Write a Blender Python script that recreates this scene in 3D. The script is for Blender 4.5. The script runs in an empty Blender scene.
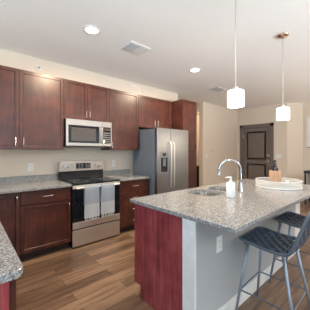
import bpy, bmesh, math, random
from mathutils import Vector, Matrix
random.seed(7)
PI = math.pi
SC = bpy.context.scene
COL = SC.collection

# ------------------------------------------------------------------ camera
cam_d = bpy.data.cameras.new('camera')
cam = bpy.data.objects.new('camera', cam_d)
COL.objects.link(cam)
cam.location = (0, 0, 1.35)
cam.rotation_euler = (PI / 2, 0, -math.radians(41.184))
cam_d.sensor_width = 36.0
cam_d.lens = 218.09 / 310 * 36.0
cam_d.shift_y = -3.71 / 310
cam_d.clip_start = 0.02
SC.camera = cam

# ------------------------------------------------------------------ exposure
SC.view_settings.view_transform = 'Standard'
SC.view_settings.look = 'None'
SC.view_settings.exposure = 0.0
SC.view_settings.gamma = 1.0
SC.view_settings.use_curve_mapping = False
try:
    SC.cycles.use_denoising = True
    SC.cycles.max_bounces = 10
    SC.cycles.diffuse_bounces = 6
    SC.cycles.sample_clamp_indirect = 8.0
except Exception:
    pass

# ------------------------------------------------------------------ world and daylight
W = bpy.data.worlds.new('sky')
SC.world = W
W.use_nodes = True
wb = W.node_tree.nodes['Background']
wb.inputs[0].default_value = (0.72, 0.84, 1.0, 1)
wb.inputs[1].default_value = 0.35


def area_light(name, loc, rot, sx, sy, power, color, parent=None):
    d = bpy.data.lights.new(name, 'AREA')
    d.shape = 'RECTANGLE'
    d.size, d.size_y = sx, sy
    d.energy = power
    d.color = color
    o = bpy.data.objects.new(name, d)
    COL.objects.link(o)
    o.location = loc
    o.rotation_euler = rot
    if parent:
        o.parent = parent
    return o


DAY = (0.84, 0.92, 1.0)
# daylight standing at the openings of the windows behind the camera
area_light('daylight_patio', (0.6, -4.62, 1.35), (PI / 2, 0, 0), 2.6, 2.2, 18, (0.50, 0.74, 1.0))
area_light('daylight_living', (4.4, -4.62, 1.45), (PI / 2, 0, 0), 2.4, 1.8, 16, DAY)
area_light('daylight_side', (-3.12, -1.6, 1.45), (PI / 2, 0, -PI / 2), 2.4, 1.8, 135, (0.50, 0.75, 1.0))
area_light('daylight_added_left', (-3.12, 2.15, 1.7), (PI / 2, 0, -PI / 2), 1.8, 1.35, 26, (0.52, 0.76, 1.0))  # added at the extra window to brighten the left side
# added fill lights aimed up through the windows to brighten the ceiling
for nm_, loc_, rot_, w_, p_, c_ in (('ceiling_fill_patio', (0.6, -4.75, 0.55), (PI / 2 + 1.1, 0, 0), 2.5, 440, (0.74, 0.88, 1.0)),
                                    ('ceiling_fill_living', (4.4, -4.75, 0.75), (PI / 2 + 1.1, 0, 0), 2.3, 420, (0.96, 0.97, 1.0)),
                                    ('ceiling_fill_side', (-3.25, -1.6, 0.75), (PI / 2 + 1.1, 0, -PI / 2), 2.3, 60, (0.55, 0.78, 1.0)),
                                    ('ceiling_fill_left', (-3.25, 2.15, 1.15), (PI / 2 + 0.9, 0, -PI / 2), 1.75, 62, (0.92, 0.96, 1.0))):
    o_ = area_light(nm_, loc_, rot_, w_, 0.6, p_, c_)
    o_.data.spread = math.radians(120)

# ------------------------------------------------------------------ materials
MATS = {}


def nt(name):
    m = bpy.data.materials.new(name)
    m.use_nodes = True
    n = m.node_tree.nodes
    return m, n, m.node_tree.links, n['Principled BSDF']


def setp(b, **k):
    mp = dict(rough='Roughness', metal='Metallic', spec='Specular IOR Level', coat='Coat Weight', coat_r='Coat Roughness',
              trans='Transmission Weight', ior='IOR', es='Emission Strength', sheen='Sheen Weight', alpha='Alpha')
    for a, v in k.items():
        b.inputs[mp[a]].default_value = v


def simple(name, col, **k):
    """plain finish with a faint procedural mottling"""
    m, n, l, b = nt(name)
    tc = n.new('ShaderNodeTexCoord')
    nz = n.new('ShaderNodeTexNoise')
    nz.inputs['Scale'].default_value = 14
    nz.inputs['Detail'].default_value = 3
    l.new(tc.outputs['Object'], nz.inputs['Vector'])
    r = n.new('ShaderNodeValToRGB')
    r.color_ramp.elements[0].position = 0.3
    r.color_ramp.elements[1].position = 0.7
    r.color_ramp.elements[0].color = tuple(c * 0.95 for c in col) + (1,)
    r.color_ramp.elements[1].color = tuple(min(1, c * 1.05) for c in col) + (1,)
    l.new(nz.outputs['Fac'], r.inputs['Fac'])
    l.new(r.outputs['Color'], b.inputs['Base Color'])
    setp(b, **k)
    return m


def emis(name, col, s):
    m, n, l, b = nt(name)
    b.inputs['Base Color'].default_value = (0.9, 0.9, 0.88, 1)
    b.inputs['Emission Color'].default_value = col + (1,)
    b.inputs['Emission Strength'].default_value = s
    return m


def plaster(name, col, bump, scale):
    m, n, l, b = nt(name)
    tc = n.new('ShaderNodeTexCoord')
    nz = n.new('ShaderNodeTexNoise')
    nz.inputs['Scale'].default_value = scale
    nz.inputs['Detail'].default_value = 4
    l.new(tc.outputs['Object'], nz.inputs['Vector'])
    bp = n.new('ShaderNodeBump')
    bp.inputs['Strength'].default_value = bump
    bp.inputs['Distance'].default_value = 0.01
    l.new(nz.outputs['Fac'], bp.inputs['Height'])
    l.new(bp.outputs['Normal'], b.inputs['Normal'])
    b.inputs['Base Color'].default_value = col + (1,)
    setp(b, rough=0.75, spec=0.25)
    return m


def wood(name, dark, mid, light, stretch=(9, 9, 0.9), rough=0.33, coat=0.4, coat_r=0.36):
    m, n, l, b = nt(name)
    tc = n.new('ShaderNodeTexCoord')
    mp = n.new('ShaderNodeMapping')
    mp.inputs['Scale'].default_value = stretch
    l.new(tc.outputs['Object'], mp.inputs['Vector'])
    nz = n.new('ShaderNodeTexNoise')
    nz.inputs['Scale'].default_value = 3.2
    nz.inputs['Detail'].default_value = 7
    nz.inputs['Roughness'].default_value = 0.62
    nz.inputs['Distortion'].default_value = 0.7
    l.new(mp.outputs['Vector'], nz.inputs['Vector'])
    n2 = n.new('ShaderNodeTexNoise')
    n2.inputs['Scale'].default_value = 5.5
    n2.inputs['Detail'].default_value = 3
    l.new(tc.outputs['Object'], n2.inputs['Vector'])
    mx = n.new('ShaderNodeMath')
    mx.operation = 'MULTIPLY_ADD'
    mx.inputs[1].default_value = 0.45
    l.new(n2.outputs['Fac'], mx.inputs[0])
    ml = n.new('ShaderNodeMath')
    ml.operation = 'MULTIPLY'
    ml.inputs[1].default_value = 0.55
    l.new(nz.outputs['Fac'], ml.inputs[0])
    l.new(ml.outputs[0], mx.inputs[2])
    r = n.new('ShaderNodeValToRGB')
    e = r.color_ramp.elements
    e[0].position, e[0].color = 0.33, dark + (1,)
    e[1].position, e[1].color = 0.68, light + (1,)
    q = e.new(0.5)
    q.color = mid + (1,)
    l.new(mx.outputs[0], r.inputs['Fac'])
    l.new(r.outputs['Color'], b.inputs['Base Color'])
    setp(b, rough=rough, coat=coat, coat_r=coat_r, spec=0.4)
    return m


def granite(name):
    m, n, l, b = nt(name)
    tc = n.new('ShaderNodeTexCoord')

    def noise(s, d):
        z = n.new('ShaderNodeTexNoise')
        z.inputs['Scale'].default_value = s
        z.inputs['Detail'].default_value = d
        l.new(tc.outputs['Object'], z.inputs['Vector'])
        return z

    def ramp(src, p0, c0, p1, c1):
        r = n.new('ShaderNodeValToRGB')
        r.color_ramp.elements[0].position, r.color_ramp.elements[0].color = p0, c0 + (1,)
        r.color_ramp.elements[1].position, r.color_ramp.elements[1].color = p1, c1 + (1,)
        l.new(src, r.inputs['Fac'])
        return r

    def mix(fac, a, bb):
        x = n.new('ShaderNodeMix')
        x.data_type = 'RGBA'
        l.new(fac, x.inputs['Factor'])
        if isinstance(a, tuple):
            x.inputs['A'].default_value = a + (1,)
        else:
            l.new(a, x.inputs['A'])
        x.inputs['B'].default_value = bb + (1,)
        return x.outputs['Result']
    g = ramp(noise(60, 5).outputs['Fac'], 0.38, (0.205, 0.20, 0.195), 0.62, (0.345, 0.343, 0.34))
    f1 = ramp(noise(150, 3).outputs['Fac'], 0.55, (0, 0, 0), 0.63, (1, 1, 1))
    c1 = mix(f1.outputs['Color'], g.outputs['Color'], (0.165, 0.158, 0.153))
    v = n.new('ShaderNodeTexVoronoi')
    v.inputs['Scale'].default_value = 185
    l.new(tc.outputs['Object'], v.inputs['Vector'])
    sx = n.new('ShaderNodeSeparateColor')
    l.new(v.outputs['Color'], sx.inputs['Color'])
    f2 = ramp(sx.outputs[0], 0.80, (0, 0, 0), 0.84, (1, 1, 1))
    c2 = mix(f2.outputs['Color'], c1, (0.50, 0.505, 0.505))
    f3 = ramp(sx.outputs[1], 0.885, (0, 0, 0), 0.915, (1, 1, 1))
    c3 = mix(f3.outputs['Color'], c2, (0.105, 0.10, 0.10))
    l.new(c3, b.inputs['Base Color'])
    setp(b, rough=0.16, spec=0.55)
    return m


def planks(name):
    m, n, l, b = nt(name)
    tc = n.new('ShaderNodeTexCoord')
    br = n.new('ShaderNodeTexBrick')
    br.offset = 0.37
    br.inputs['Scale'].default_value = 1.0
    br.inputs['Brick Width'].default_value = 1.22
    br.inputs['Row Height'].default_value = 0.140
    br.inputs['Mortar Size'].default_value = 0.0022
    br.inputs['Mortar Smooth'].default_value = 0.2
    br.inputs['Bias'].default_value = 0.0
    br.inputs['Color1'].default_value = (0, 0, 0, 1)
    br.inputs['Color2'].default_value = (1, 1, 1, 1)
    br.inputs['Mortar'].default_value = (0.5, 0.5, 0.5, 1)
    l.new(tc.outputs['Object'], br.inputs['Vector'])
    # grain, shifted plank by plank
    mp = n.new('ShaderNodeMapping')
    mp.inputs['Scale'].default_value = (1.3, 13, 1)
    l.new(tc.outputs['Object'], mp.inputs['Vector'])
    sc = n.new('ShaderNodeVectorMath')
    sc.operation = 'MULTIPLY_ADD'
    sc.inputs[1].default_value = (7, 7, 7)
    l.new(br.outputs['Color'], sc.inputs[0])
    l.new(mp.outputs['Vector'], sc.inputs[2])
    nz = n.new('ShaderNodeTexNoise')
    nz.inputs['Scale'].default_value = 1.6
    nz.inputs['Detail'].default_value = 6
    nz.inputs['Roughness'].default_value = 0.6
    nz.inputs['Distortion'].default_value = 0.5
    l.new(sc.outputs['Vector'], nz.inputs['Vector'])
    sep = n.new('ShaderNodeSeparateColor')
    l.new(br.outputs['Color'], sep.inputs['Color'])
    a = n.new('ShaderNodeMath')
    a.operation = 'MULTIPLY'
    a.inputs[1].default_value = 0.32
    l.new(sep.outputs[0], a.inputs[0])
    c = n.new('ShaderNodeMath')
    c.operation = 'MULTIPLY_ADD'
    c.inputs[1].default_value = 0.85
    l.new(nz.outputs['Fac'], c.inputs[0])
    l.new(a.outputs[0], c.inputs[2])
    r = n.new('ShaderNodeValToRGB')
    e = r.color_ramp.elements
    e[0].position, e[0].color = 0.30, (0.062, 0.036, 0.023, 1)
    e[1].position, e[1].color = 0.82, (0.32, 0.205, 0.130, 1)
    q = e.new(0.56)
    q.color = (0.17, 0.100, 0.062, 1)
    l.new(c.outputs[0], r.inputs['Fac'])
    mx = n.new('ShaderNodeMix')
    mx.data_type = 'RGBA'
    l.new(br.outputs['Fac'], mx.inputs['Factor'])
    l.new(r.outputs['Color'], mx.inputs['A'])
    mx.inputs['B'].default_value = (0.05, 0.03, 0.02, 1)
    l.new(mx.outputs['Result'], b.inputs['Base Color'])
    setp(b, rough=0.36, spec=0.45)
    return m


def steel(name, col=(0.66, 0.64, 0.61), rough=0.28, stretch=(2, 2, 120)):
    m, n, l, b = nt(name)
    tc = n.new('ShaderNodeTexCoord')
    mp = n.new('ShaderNodeMapping')
    mp.inputs['Scale'].default_value = stretch
    l.new(tc.outputs['Object'], mp.inputs['Vector'])
    nz = n.new('ShaderNodeTexNoise')
    nz.inputs['Scale'].default_value = 4
    l.new(mp.outputs['Vector'], nz.inputs['Vector'])
    mr = n.new('ShaderNodeMapRange')
    mr.inputs['To Min'].default_value = rough - 0.01
    mr.inputs['To Max'].default_value = rough + 0.02
    l.new(nz.outputs['Fac'], mr.inputs['Value'])
    l.new(mr.outputs['Result'], b.inputs['Roughness'])
    b.inputs['Base Color'].default_value = col + (1,)
    setp(b, metal=1.0)
    return m


def pane(name):
    m, n, l, b = nt(name)
    out = n['Material Output']
    t = n.new('ShaderNodeBsdfTransparent')
    t.inputs[0].default_value = (0.96, 0.98, 0.98, 1)
    g = n.new('ShaderNodeBsdfGlossy')
    g.inputs['Roughness'].default_value = 0.02
    f = n.new('ShaderNodeFresnel')
    f.inputs['IOR'].default_value = 1.3
    mx = n.new('ShaderNodeMixShader')
    l.new(f.outputs[0], mx.inputs[0])
    l.new(t.outputs[0], mx.inputs[1])
    l.new(g.outputs[0], mx.inputs[2])
    l.new(mx.outputs[0], out.inputs[0])
    return m


def banded(name, top, band, z0, z1):
    """towel cloth: a woven white band near the hem"""
    m, n, l, b = nt(name)
    tc = n.new('ShaderNodeTexCoord')
    s = n.new('ShaderNodeSeparateXYZ')
    l.new(tc.outputs['Object'], s.inputs[0])
    r = n.new('ShaderNodeMapRange')
    r.inputs['From Min'].default_value = z0
    r.inputs['From Max'].default_value = z1
    l.new(s.outputs['Z'], r.inputs['Value'])
    mx = n.new('ShaderNodeMix')
    mx.data_type = 'RGBA'
    l.new(r.outputs['Result'], mx.inputs['Factor'])
    mx.inputs['A'].default_value = band + (1,)
    mx.inputs['B'].default_value = top + (1,)
    l.new(mx.outputs['Result'], b.inputs['Base Color'])
    wv = n.new('ShaderNodeTexWave')
    wv.inputs['Scale'].default_value = 60
    l.new(tc.outputs['Object'], wv.inputs['Vector'])
    bp = n.new('ShaderNodeBump')
    bp.inputs['Strength'].default_value = 0.15
    l.new(wv.outputs['Fac'], bp.inputs['Height'])
    l.new(bp.outputs['Normal'], b.inputs['Normal'])
    setp(b, rough=0.9, spec=0.1)
    return m


M = dict(
    wall=plaster('wall_paint', (0.74, 0.64, 0.53), 0.08, 90),
    half=plaster('half_wall_paint', (0.43, 0.44, 0.44), 0.08, 90),
    ceil=plaster('ceiling_texture', (0.90, 0.87, 0.835), 0.35, 38),
    white=simple('white_trim', (0.78, 0.77, 0.75), rough=0.45),
    plate=simple('white_plastic', (0.82, 0.80, 0.76), rough=0.35),
    wood=wood('cherry_cabinet', (0.030, 0.0085, 0.0065), (0.064, 0.016, 0.010), (0.125, 0.034, 0.020)),
    endp=wood('cherry_daylit', (0.12, 0.018, 0.022), (0.28, 0.048, 0.054), (0.48, 0.110, 0.110), (14, 14, 0.8), 0.4, 0.15),  # cabinet cherry with daylight on the end panels painted into its colour
    kick=simple('dark_toe_kick', (0.03, 0.014, 0.012), rough=0.6),
    granite=granite('granite'),
    floor=planks('wood_planks'),
    steel=steel('brushed_steel', (0.74, 0.70, 0.65), 0.48),
    backsteel=steel('backguard_steel', (0.55, 0.50, 0.46), 0.40),
    mwsteel=steel('microwave_steel', (0.42, 0.40, 0.38), 0.34),
    fridge=steel('fridge_steel', (0.31, 0.325, 0.345), 0.30, (2, 2, 90)),
    nickel=steel('brushed_nickel', (0.72, 0.69, 0.64), 0.22, (30, 30, 30)),
    chrome=simple('chrome', (0.56, 0.56, 0.57), metal=1.0, rough=0.07),
    sink=steel('sink_steel', (0.88, 0.87, 0.86), 0.15, (40, 3, 3)),
    fside=simple('fridge_side_grey', (0.13, 0.15, 0.18), rough=0.38, spec=0.5),
    black=simple('black_enamel', (0.012, 0.012, 0.013), rough=0.25),
    bglass=simple('black_glass', (0.010, 0.013, 0.018), rough=0.05, spec=0.5),
    mglass=simple('microwave_mesh_glass', (0.075, 0.068, 0.062), rough=0.12, spec=0.5),
    dispgrey=simple('dispenser_grey', (0.22, 0.225, 0.235), rough=0.35),
    rodmetal=simple('satin_rod', (0.50, 0.475, 0.44), rough=0.4, metal=0.6),
    grey=simple('grey_plastic', (0.30, 0.30, 0.30), rough=0.45),
    print=simple('pale_print', (0.62, 0.62, 0.60), rough=0.5),
    lens=emis('lamp_lens', (1.0, 0.90, 0.76), 9.0),
    shade=emis('pendant_glass', (1.0, 0.93, 0.83), 2.6),
    copper=simple('warm_nickel', (0.62, 0.46, 0.36), metal=1.0, rough=0.25),
    doorp=simple('bronze_door_paint', (0.165, 0.138, 0.118), rough=0.28, spec=0.5),
    strap=simple('woven_cord', (0.065, 0.085, 0.115), rough=0.27),
    frame=simple('slate_frame', (0.13, 0.155, 0.19), rough=0.35, metal=0.3),
    leg=simple('grey_steel_leg', (0.28, 0.32, 0.37), rough=0.35, metal=0.5),
    soap=simple('white_ceramic', (0.86, 0.86, 0.86), rough=0.18),
    bamboo=wood('light_wood', (0.36, 0.20, 0.11), (0.52, 0.32, 0.20), (0.66, 0.45, 0.30), (10, 10, 1), 0.5, 0.0),
    bottle=simple('dark_bottle_glass', (0.012, 0.014, 0.02), rough=0.08, spec=0.6),
    canvas=plaster('canvas_white', (0.82, 0.80, 0.78), 0.2, 200),
    vent=simple('vent_grey', (0.52, 0.53, 0.54), rough=0.5),
    pane=pane('window_glass'),
    towel=banded('towel_cloth', (0.28, 0.32, 0.38), (0.40, 0.43, 0.47), 0.600, 0.606),
    fringe=simple('cotton_fringe', (0.52, 0.53, 0.54), rough=0.9),
    table=simple('dark_table', (0.02, 0.02, 0.022), rough=0.4),
    tin=simple('grey_panel', (0.25, 0.235, 0.23), rough=0.45),
)
# frosted tray glass
_m, _n, _l, _b = nt('tray_glass')
_b.inputs['Base Color'].default_value = (0.84, 0.84, 0.80, 1)
setp(_b, rough=0.10, alpha=0.34, ior=1.35, spec=0.5)
M['tray'] = _m
_m, _n, _l, _b = nt('tray_mirror')
_b.inputs['Base Color'].default_value = (0.22, 0.25, 0.215, 1)
setp(_b, rough=0.3, spec=0.3)
M['traybase'] = _m
_m, _n, _l, _b = nt('clear_candle_glass')
_b.inputs['Base Color'].default_value = (0.95, 0.95, 0.93, 1)
setp(_b, rough=0.1, trans=0.3)
M['votive'] = _m

# ------------------------------------------------------------------ helpers
ORG = {}


class MB:
    def __init__(self):
        self.bm = bmesh.new()

    def box(self, x0, x1, y0, y1, z0, z1, bev=0.0, rot=None):
        b = bmesh.new()
        bmesh.ops.create_cube(b, size=1)
        for v in b.verts:
            v.co = Vector(((x0 + x1) / 2 + v.co.x * (x1 - x0), (y0 + y1) / 2 + v.co.y * (y1 - y0), (z0 + z1) / 2 + v.co.z * (z1 - z0)))
        if bev:
            bmesh.ops.bevel(b, geom=b.edges[:], offset=bev, segments=2, affect='EDGES', profile=0.5)
        if rot:
            bmesh.ops.transform(b, matrix=rot, verts=b.verts)
        self.merge(b)
        return self

    def merge(self, b):
        me = bpy.data.meshes.new('t')
        b.to_mesh(me)
        b.free()
        self.bm.from_mesh(me)
        bpy.data.meshes.remove(me)

    def loops(self, rings, cap0=True, cap1=True, closed=False):
        vs = [[self.bm.verts.new(p) for p in r] for r in rings]
        n = len(vs[0])
        k = len(vs)
        for i in range(k if closed else k - 1):
            a, b = vs[i], vs[(i + 1) % k]
            for j in range(n):
                try:
                    self.bm.faces.new((a[j], a[(j + 1) % n], b[(j + 1) % n], b[j]))
                except ValueError:
                    pass
        if not closed:
            if cap0:
                self.bm.faces.new(list(reversed(vs[0])))
            if cap1:
                self.bm.faces.new(vs[-1])
        return self

    def tube(self, pts, r, seg=8, closed=False):
        pts = [Vector(p) for p in pts]
        rs = r if isinstance(r, (list, tuple)) else [r] * len(pts)
        n = len(pts)
        rings = []
        up = None
        for i, p in enumerate(pts):
            if closed:
                d = pts[(i + 1) % n] - pts[i - 1]
            else:
                d = pts[min(i + 1, n - 1)] - pts[max(i - 1, 0)]
            d.normalize()
            if up is None:
                up = Vector((0, 0, 1)) if abs(d.z) < 0.9 else Vector((1, 0, 0))
            a = up - d * up.dot(d)
            if a.length < 1e-4:
                a = Vector((1, 0, 0)) - d * d.x
            a.normalize()
            up = a
            b = d.cross(a)
            rings.append([p + (a * math.cos(2 * PI * j / seg) + b * math.sin(2 * PI * j / seg)) * rs[i] for j in range(seg)])
        return self.loops(rings, closed=closed)

    def lathe(self, prof, c=(0, 0, 0), seg=24, cap0=True, cap1=True, sx=1, sy=1):
        return self.loops([[(c[0] + r * sx * math.cos(2 * PI * j / seg), c[1] + r * sy * math.sin(2 * PI * j / seg), c[2] + z) for j in range(seg)] for r, z in prof], cap0, cap1)

    def door(self, a0, a1, z0, z1, front, thick=0.02, stile=0.06, recess=0.009, face='-y', slab=False):
        """shaker front; a0..a1 run along the wall, 'front' is the face plane coordinate"""
        b = bmesh.new()
        bmesh.ops.create_cube(b, size=1)
        for v in b.verts:
            v.co = Vector(((a0 + a1) / 2 + v.co.x * (a1 - a0), thick / 2 + v.co.y * thick, (z0 + z1) / 2 + v.co.z * (z1 - z0)))
        b.faces.ensure_lookup_table()
        b.normal_update()
        f = [q for q in b.faces if q.normal.y < -0.9][0]
        if not slab:
            bmesh.ops.inset_individual(b, faces=[f], thickness=stile, depth=0)
            bmesh.ops.inset_individual(b, faces=[f], thickness=0.007, depth=-recess)
        else:
            bmesh.ops.inset_individual(b, faces=[f], thickness=0.004, depth=0.002)
        for v in b.verts:
            x, y, z = v.co
            if face == '-y':
                v.co = (x, front + y, z)
            elif face == '+y':
                v.co = (-x + a0 + a1, front - y, z)
            elif face == '+x':
                v.co = (front - y, x, z)
            elif face == '-x':
                v.co = (front + y, -x + a0 + a1, z)
        self.merge(b)
        return self

    def pull(self, a, z, front, length=0.13, vertical=True, face='-y', out=0.028, r=0.0055):
        def P(da, dout, dz):
            if face == '-y':
                return (a + da, front - dout, z + dz)
            if face == '+y':
                return (a + da, front + dout, z + dz)
            if face == '+x':
                return (front + dout, a + da, z + dz)
            return (front - dout, a + da, z + dz)
        h = length / 2
        k = h - 0.016
        if vertical:
            self.tube([P(0, out, -h), P(0, out, -h * .5), P(0, out + .003, 0), P(0, out, h * .5), P(0, out, h)], [r * 1.15, r, r, r, r * 1.15])
            for s in (-k, k):
                self.tube([P(0, -0.001, s), P(0, out, s)], r * 0.9, 6)
        else:
            self.tube([P(-h, out, 0), P(-h * .5, out, 0), P(0, out + .003, 0), P(h * .5, out, 0), P(h, out, 0)], [r * 1.15, r, r, r, r * 1.15])
            for s in (-k, k):
                self.tube([P(s, -0.001, 0), P(s, out, 0)], r * 0.9, 6)
        return self

    def build(self, name, mat, parent=None, smooth=False):
        off = Vector(ORG.get(parent.name, (0, 0, 0))) if parent else Vector((0, 0, 0))
        bmesh.ops.recalc_face_normals(self.bm, faces=self.bm.faces)
        if off.length:
            bmesh.ops.translate(self.bm, verts=self.bm.verts, vec=-off)
        me = bpy.data.meshes.new(name)
        self.bm.to_mesh(me)
        self.bm.free()
        me.materials.append(M[mat] if isinstance(mat, str) else mat)
        if smooth:
            for p in me.polygons:
                p.use_smooth = True
        o = bpy.data.objects.new(name, me)
        COL.objects.link(o)
        if parent:
            o.parent = parent
            ORG[o.name] = tuple(off)
        return o


def smooth_by_angle(o, deg=40):
    me = o.data
    bm = bmesh.new()
    bm.from_mesh(me)
    for f in bm.faces:
        f.smooth = True
    for e in bm.edges:
        if len(e.link_faces) == 2 and e.calc_face_angle(0) > math.radians(deg):
            e.smooth = False
    bm.to_mesh(me)
    bm.free()
    return o


def tag(o, label, cat, group=None):
    o['label'] = label
    o['category'] = cat
    if group:
        o['group'] = group
    return o


def thing(name, label, cat, loc=(0, 0, 0), group=None):
    o = bpy.data.objects.new(name, None)
    o.empty_display_size = 0.1
    COL.objects.link(o)
    o.location = loc
    ORG[o.name] = tuple(loc)
    return tag(o, label, cat, group)


def struct(o):
    o['kind'] = 'structure'
    return o


def wallbox(name, mat, *b):
    m = MB()
    for q in b:
        m.box(*q)
    return struct(m.build(name, mat))


# ------------------------------------------------------------------ the room
CZ = 2.76
wallbox('floor', 'floor', (-3.1, 8.6, -4.6, 5.1, -0.08, 0.0))
wallbox('ceiling', 'ceil', (-3.1, 8.6, -4.6, 5.1, CZ, CZ + 0.1))
wallbox('wall_kitchen', 'wall', (-3.1, 3.93, 3.65, 3.80, 0, CZ))
wallbox('wall_entry', 'wall', (5.13, 7.20, 3.786, 3.916, 0, CZ))
wallbox('wall_hall', 'wall', (3.8, 8.6, 4.95, 5.07, 0, CZ))
wallbox('wall_hall_end', 'wall', (3.93, 4.03, 3.80, 4.95, 0, CZ))
# wall with the entry door, built round the door opening
DY0, DY1, DZ = 2.66, 3.64, 2.17
wallbox('wall_door', 'wall', (7.08, 7.20, 2.25, DY0, 0, CZ), (7.08, 7.20, DY1, 3.786, 0, CZ), (7.08, 7.20, DY0, DY1, DZ, CZ))
# short angled wall, then the dining-room wall
m = MB()
m.loops([[(7.08, 2.25, z), (7.372, 1.93, z), (7.46, 2.02, z), (7.20, 2.31, z)] for z in (0, CZ)])
struct(m.build('wall_angled', 'wall'))
wallbox('wall_right', 'wall', (7.372, 7.49, -4.5, 1.93, 0, CZ))
# back wall with two window openings, side wall with one, plus one added for light
wallbox('wall_back', 'wall', (-3, -0.75, -4.6, -4.5, 0, CZ), (-0.75, 1.95, -4.6, -4.5, 2.5, CZ), (-0.75, 1.95, -4.6, -4.5, 0, 0.2),
        (1.95, 3.15, -4.6, -4.5, 0, CZ), (3.15, 5.65, -4.6, -4.5, 2.4, CZ), (3.15, 5.65, -4.6, -4.5, 0, 0.5), (5.65, 7.37, -4.6, -4.5, 0, CZ))
wallbox('wall_side', 'wall', (-3.1, -3.0, -4.5, -2.85, 0, CZ), (-3.1, -3.0, -0.35, 1.2, 0, CZ), (-3.1, -3.0, 1.2, 3.1, 2.4, CZ), (-3.1, -3.0, 1.2, 3.1, 0, 0.95), (-3.1, -3.0, 3.1, 3.65, 0, CZ), (-3.1, -3.0, -2.85, -0.35, 2.4, CZ), (-3.1, -3.0, -2.85, -0.35, 0, 0.5))


def window(n, a0, a1, z0, z1, plane, axis):
    m = MB()
    p = MB()
    w = 0.05

    def bx(mm, u0, u1, q0, q1, d0, d1):
        if axis == 'y':
            mm.box(u0, u1, plane + d0, plane + d1, q0, q1)
        else:
            mm.box(plane + d0, plane + d1, u0, u1, q0, q1)
    g = 0.004
    a0, a1, z0, z1 = a0 + g, a1 - g, z0 + g, z1 - g
    for u0, u1, q0, q1 in ((a0, a0 + w, z0, z1), (a1 - w, a1, z0, z1), (a0, a1, z0, z0 + w), (a0, a1, z1 - w, z1), ((a0 + a1) / 2 - w / 2, (a0 + a1) / 2 + w / 2, z0, z1)):
        bx(m, u0, u1, q0, q1, -0.08, -0.02)
    bx(p, a0 + w, a1 - w, z0 + w, z1 - w, -0.054, -0.048)
    f = struct(m.build('window_%d' % n, 'white'))
    p.build('pane', 'pane', f)


window(1, -0.75, 1.95, 0.2, 2.5, -4.5, 'y')
window(2, 3.15, 5.65, 0.5, 2.4, -4.5, 'y')
window(3, -2.85, -0.35, 0.5, 2.4, -3.0, 'x')
window(4, 1.2, 3.1, 0.95, 2.4, -3.0, 'x')  # extra window, added to brighten the left ceiling and counter
# baseboards
wallbox('baseboard_entry', 'white', (5.14, 7.065, 3.772, 3.786, 0.001, 0.11))
wallbox('baseboard_door', 'white', (7.066, 7.08, 2.26, 2.60, 0.001, 0.11))
wallbox('baseboard_right', 'white', (7.358, 7.372, -4.45, 1.92, 0.001, 0.11))
wallbox('baseboard_hall', 'white', (4.1, 6.0, 4.936, 4.95, 0.001, 0.11))

# entry door
d = struct(MB().door(DY0 + 0.045, DY1 - 0.045, 0.01, DZ - 0.045, 7.10, 0.045, 0.1, 0.0, '-x', slab=True).build('door_1', 'doorp'))
fr = MB()
fr.box(7.058, 7.16, DY0 - 0.05, DY0 + 0.04, 0.001, DZ + 0.05).box(7.058, 7.16, DY1 - 0.04, DY1 + 0.045, 0.001, DZ + 0.05).box(7.058, 7.16, DY0 - 0.05, DY1 + 0.045, DZ - 0.04, DZ + 0.05)
# keep the casing out of the wall thickness behind it
struct(fr.build('trim_door', 'doorp'))
for (z0, z1) in ((1.07, 2.00), (0.18, 0.96)):
    pm = MB()
    y0, y1 = DY0 + 0.17, DY1 - 0.17
    b = bmesh.new()
    pm.door(y0, y1, z0, z1, 7.088, 0.012, 0.022, 0.010, '-x')
    pm.build('door_panel', 'doorp', d)
    MB().door(y0 + 0.06, y1 - 0.06, z0 + 0.06, z1 - 0.06, 7.086, 0.012, 0.02, -0.004, '-x').build('raised_panel', 'doorp', d)
MB().tube([(7.10, 2.765, 1.225), (7.07, 2.765, 1.225)], 0.036, 20).build('deadbolt', 'nickel', d)
hm = MB().tube([(7.10, 2.765, 1.04), (7.075, 2.765, 1.04)], 0.032, 16).tube([(7.075, 2.765, 1.04), (7.045, 2.765, 1.04), (7.04, 2.80, 1.04), (7.04, 2.89, 1.035)], 0.011, 8)
hm.build('door_handle', 'nickel', d)
MB().box(7.082, 7.10, 3.555, 3.592, 1.80, 1.89, .003).build('door_hinge', 'nickel', d)

# ------------------------------------------------------------------ cabinets
UY, DT = 3.322, 0.02          # upper door face plane, door thickness
UZ0, UZ1 = 1.372, 2.432


def wall_cabinet(name, label, x0, x1, z0, z1, doors, cat='cabinet', group=None, fy=UY):
    t = thing(name, label, cat, (x0, fy + DT, z0), group)
    MB().box(x0 + 0.001, x1 - 0.001, fy + DT + 0.001, 3.648, z0, z1).build('body', 'wood', t)
    for (a, b, hx, hz) in doors:
        dr = MB().door(a + 0.002, b - 0.002, z0 + 0.003, z1 - 0.004, fy, DT - 0.001, 0.062).build('door', 'wood', t)
        if hx is not None:
            MB().pull(hx, hz, fy, 0.125).build('handle', 'nickel', dr, True)
    return t


wall_cabinet('wall_cabinet', 'wide dark cherry wall cabinet with two tall doors left of the microwave', -0.022, 1.112, UZ0, UZ1,
             [(-0.022, 0.544, 0.500, 1.47), (0.544, 1.112, 0.590, 1.47)])
wall_cabinet('wall_cabinet', 'short two-door cherry wall cabinet directly above the microwave', 1.113, 1.875, 1.836, UZ1,
             [(1.113, 1.481, 1.453, 1.925), (1.481, 1.875, 1.512, 1.925)])
wall_cabinet('wall_cabinet', 'tall single-door cherry wall cabinet between the microwave and the refrigerator', 1.876, 2.489, UZ0, UZ1,
             [(1.876, 2.489, 1.915, 1.45)])
wall_cabinet('wall_cabinet', 'two-door cherry wall cabinet mounted above the refrigerator', 2.490, 3.401, 1.814, UZ1,
             [(2.490, 2.925, 2.885, 1.905), (2.925, 3.401, 2.968, 1.905)])
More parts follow.
